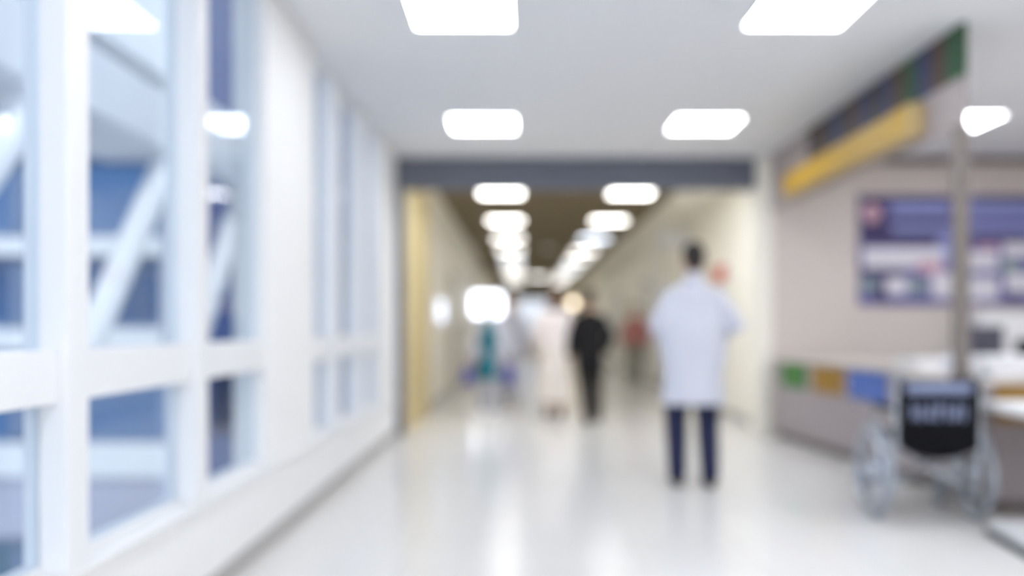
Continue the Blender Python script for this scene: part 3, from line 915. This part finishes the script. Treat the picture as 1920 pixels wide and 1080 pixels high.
    # --- shoes
    for hip, kn, ank, f in legs:
        b = BM()
        pit = f[2] * 1.6
        tube(b, [ank + Vector((0, -0.055, -0.05)), ank + Vector((0, 0.05, -0.046)), ank + Vector((0, 0.165, -0.06 - pit * 0.4))], [(0.04, 0.035), (0.047, 0.038), (0.04, 0.025)], 14, ref=(1, 0, 0))
        tube(b, [ank + Vector((0, -0.02, -0.04)), ank + Vector((0, -0.01, 0.0))], 0.046, 12)
        link('shoe', remesh(b, 0.007, 2), M[P.get('shoes', 'shoe')], root)
    # --- upper garment
    hem, k, m = P['top']
    def sleeves(b, e=0.016):
        for sh, el, wr, hd, pn in arms:
            tube(b, [sh + Vector((0, 0, 0.0)), sh.lerp(el, 0.5), el, el.lerp(wr, 0.5), el.lerp(wr, 0.96)], [0.054 + e * .5, 0.052 + e, 0.046 + e, 0.042 + e, 0.036 + e], 14)
    fl = P.get('flare', 0.0)
    rings = [(0, 0, hem, 0.185 + fl, 0.135 + fl * .7), (0, 0, (hem + 1.0) / 2, 0.188 + fl * .5, 0.135 + fl * .4), (0, 0, 1.02, 0.182 + k, 0.126 + k * .3), (0, 0.005, 1.14, 0.176 + k, 0.118 + k * .5),
             (0, 0.01, 1.28, 0.182 + k, 0.126), (0, 0, 1.38, 0.178 + k * .6, 0.115), (0, -0.01, 1.44, 0.145 + k * .3, 0.092), (0, -0.012, 1.478, 0.1, 0.075), (0, -0.012, 1.505, 0.075, 0.066)]
    if hem > 0.95:
        rings = [(0, 0, hem, 0.178, 0.124)] + rings[3:]
    b = BM()
    if P.get('open'):
        gaps = [1.35, 1.25, 1.05, 0.8, 0.55, 0.42, 0.5, 0.7, 0.9]
        arc_shell(b, [(cx, cy, z, rx + 0.012, ry + 0.014) for cx, cy, z, rx, ry in rings], gaps, 0.02)
        sleeves(b)
        link('coat', remesh(b, 0.009, 2), M[m], root)
        b = BM()
        loft(b, [(0, 0, 0.56, 0.205, 0.15), (0, 0, 0.80, 0.19, 0.135), (0, 0, 0.95, 0.172, 0.12), (0, 0, 1.05, 0.16, 0.112), (0, 0.005, 1.14, 0.145, 0.1), (0, 0.01, 1.28, 0.165, 0.116), (0, 0, 1.4, 0.165, 0.102), (0, -0.01, 1.46, 0.12, 0.08), (0, -0.012, 1.49, 0.07, 0.06)])
        link('scrub_top', remesh(b, 0.009, 2), M[P['open']], root)
    else:
        loft(b, rings)
        sleeves(b)
        if P.get('collar'):
            tube(b, [(0, -0.02, 1.49), (0, -0.012, 1.53)], 0.066, 16)
        link(P.get('topname', 'shirt'), remesh(b, 0.009, 3), M[m], root)
    if P.get('skirt'):
        b = BM()
        loft(b, [(0, 0, P['skirt'][0], 0.24, 0.2), (0, 0, 0.6, 0.215, 0.17), (0, 0, 0.9, 0.185, 0.13), (0, 0, 1.06, 0.165, 0.115)])
        link('skirt', remesh(b, 0.01, 2), M[P['skirt'][1]], root)
    return root

HANG = (((-0.25, -0.02, 1.15), (-0.255, 0.06, 0.92), (0.05, 0.25, -1), (1, 0.2, 0)), ((0.25, -0.02, 1.15), (0.255, 0.06, 0.92), (-0.05, 0.25, -1), (-1, 0.2, 0)))
person('person in a white coat and navy trousers walking away in front', 1.30, 6.5, 0.0, 1.83, dict(
    feet=((-0.125, -0.03, 0.0), (0.10, -0.10, 0.0)), knees=((-0.12, 0.05, 0.5), (0.11, 0.03, 0.5)),
    arms=(((-0.275, -0.05, 1.17), (-0.19, 0.2, 1.08), (0.7, 0.7, 0.05), (0.4, -0.3, -0.6)), ((0.315, -0.06, 1.17), (0.22, 0.2, 1.12), (-0.7, 0.7, 0.05), (-0.4, -0.3, -0.6))),
    hair='short', trousers='navy_cloth', leg_w=1.12, top=(0.60, 0.07, 'coat_white'), topname='coat', flare=0.055, collar=True))
person('slim person in black clothes walking beside the pale dress', 0.83, 10.6, 0.12, 1.66, dict(
    feet=((-0.03, 0.0, 0.0), (0.06, -0.25, 0.05)),
    arms=(HANG[0], ((0.27, -0.06, 1.16), (0.25, 0.1, 0.98), (-0.3, 0.8, -0.4), (-1, 0.2, 0))),
    hair='short', hairm='hair_dark', trousers='black_cloth', top=(0.74, 0.02, 'black_cloth'), topname='jacket'), vox=0.009)
person('person in a long pale pink dress with brown hair seen from behind', 0.42, 11.35, -0.08, 1.72, dict(
    feet=((-0.09, 0.02, 0.0), (0.09, -0.12, 0.0)), arms=HANG,
    hair='long', hairm='hair_brown', trousers=None, skirt=(0.22, 'cream_cloth'), top=(0.98, 0.0, 'pink_cloth'), topname='blouse', shoes='shoe_brown'), vox=0.009)
tp = person('person in teal scrubs and an open white coat facing the camera', -0.46, 11.5, PI, 1.58, dict(
    feet=((-0.09, 0.03, 0.0), (0.09, -0.05, 0.0)), arms=HANG, hair='short', hairm='hair_brown', cap='cap_white', mask='cap_white',
    trousers='lavender_cloth', top=(0.72, 0.02, 'coat_white'), open='teal_cloth', flare=0.02, shoes='cap_white'), vox=0.009)
person('person in pale lavender walking just behind the teal scrubs', -0.17, 13.6, PI, 1.70, dict(
    feet=((-0.09, 0.05, 0.0), (0.09, -0.08, 0.0)), arms=HANG, hair='bun', hairm='hair_brown', trousers='lavender_cloth', top=(0.8, 0.02, 'lavender_cloth')), vox=0.009)
person('distant person in a rose top by the right corridor wall', 2.32, 17.6, PI, 1.68, dict(
    feet=((-0.08, 0.05, 0.0), (0.08, -0.08, 0.0)), arms=HANG, hair='short', trousers='olive_cloth', top=(0.86, 0.0, 'rose_cloth')), vox=0.009)
# violet bags in the hands of the person in teal
for sx, lab in ((-1, 'blue-violet bag in the hand nearer the ochre panel'), (1, 'blue-violet bag in the hand nearer the pale dress')):
    hx, hy = -0.46 + sx * 0.275, 11.5 - 0.085
    t = thing('shopping_bag', lab, 'bag', (hx, hy, 0.43), 'bags carried by the person in teal')
    b = BM(); loft(b, [(hx, hy, 0.43, 0.06, 0.12), (hx, hy, 0.47, 0.075, 0.14), (hx, hy, 0.63, 0.06, 0.13), (hx, hy, 0.67, 0.03, 0.12)], 20); obj('bag_body', b, M['violet_cloth'], t, smooth=True)
    b = BM(); tube(b, [(hx, hy - 0.08, 0.65), (hx, hy - 0.05, 0.72), (hx, hy, 0.75), (hx, hy + 0.05, 0.72), (hx, hy + 0.08, 0.65)], 0.008, 8); obj('strap', b, M['violet_cloth'], t, smooth=True)
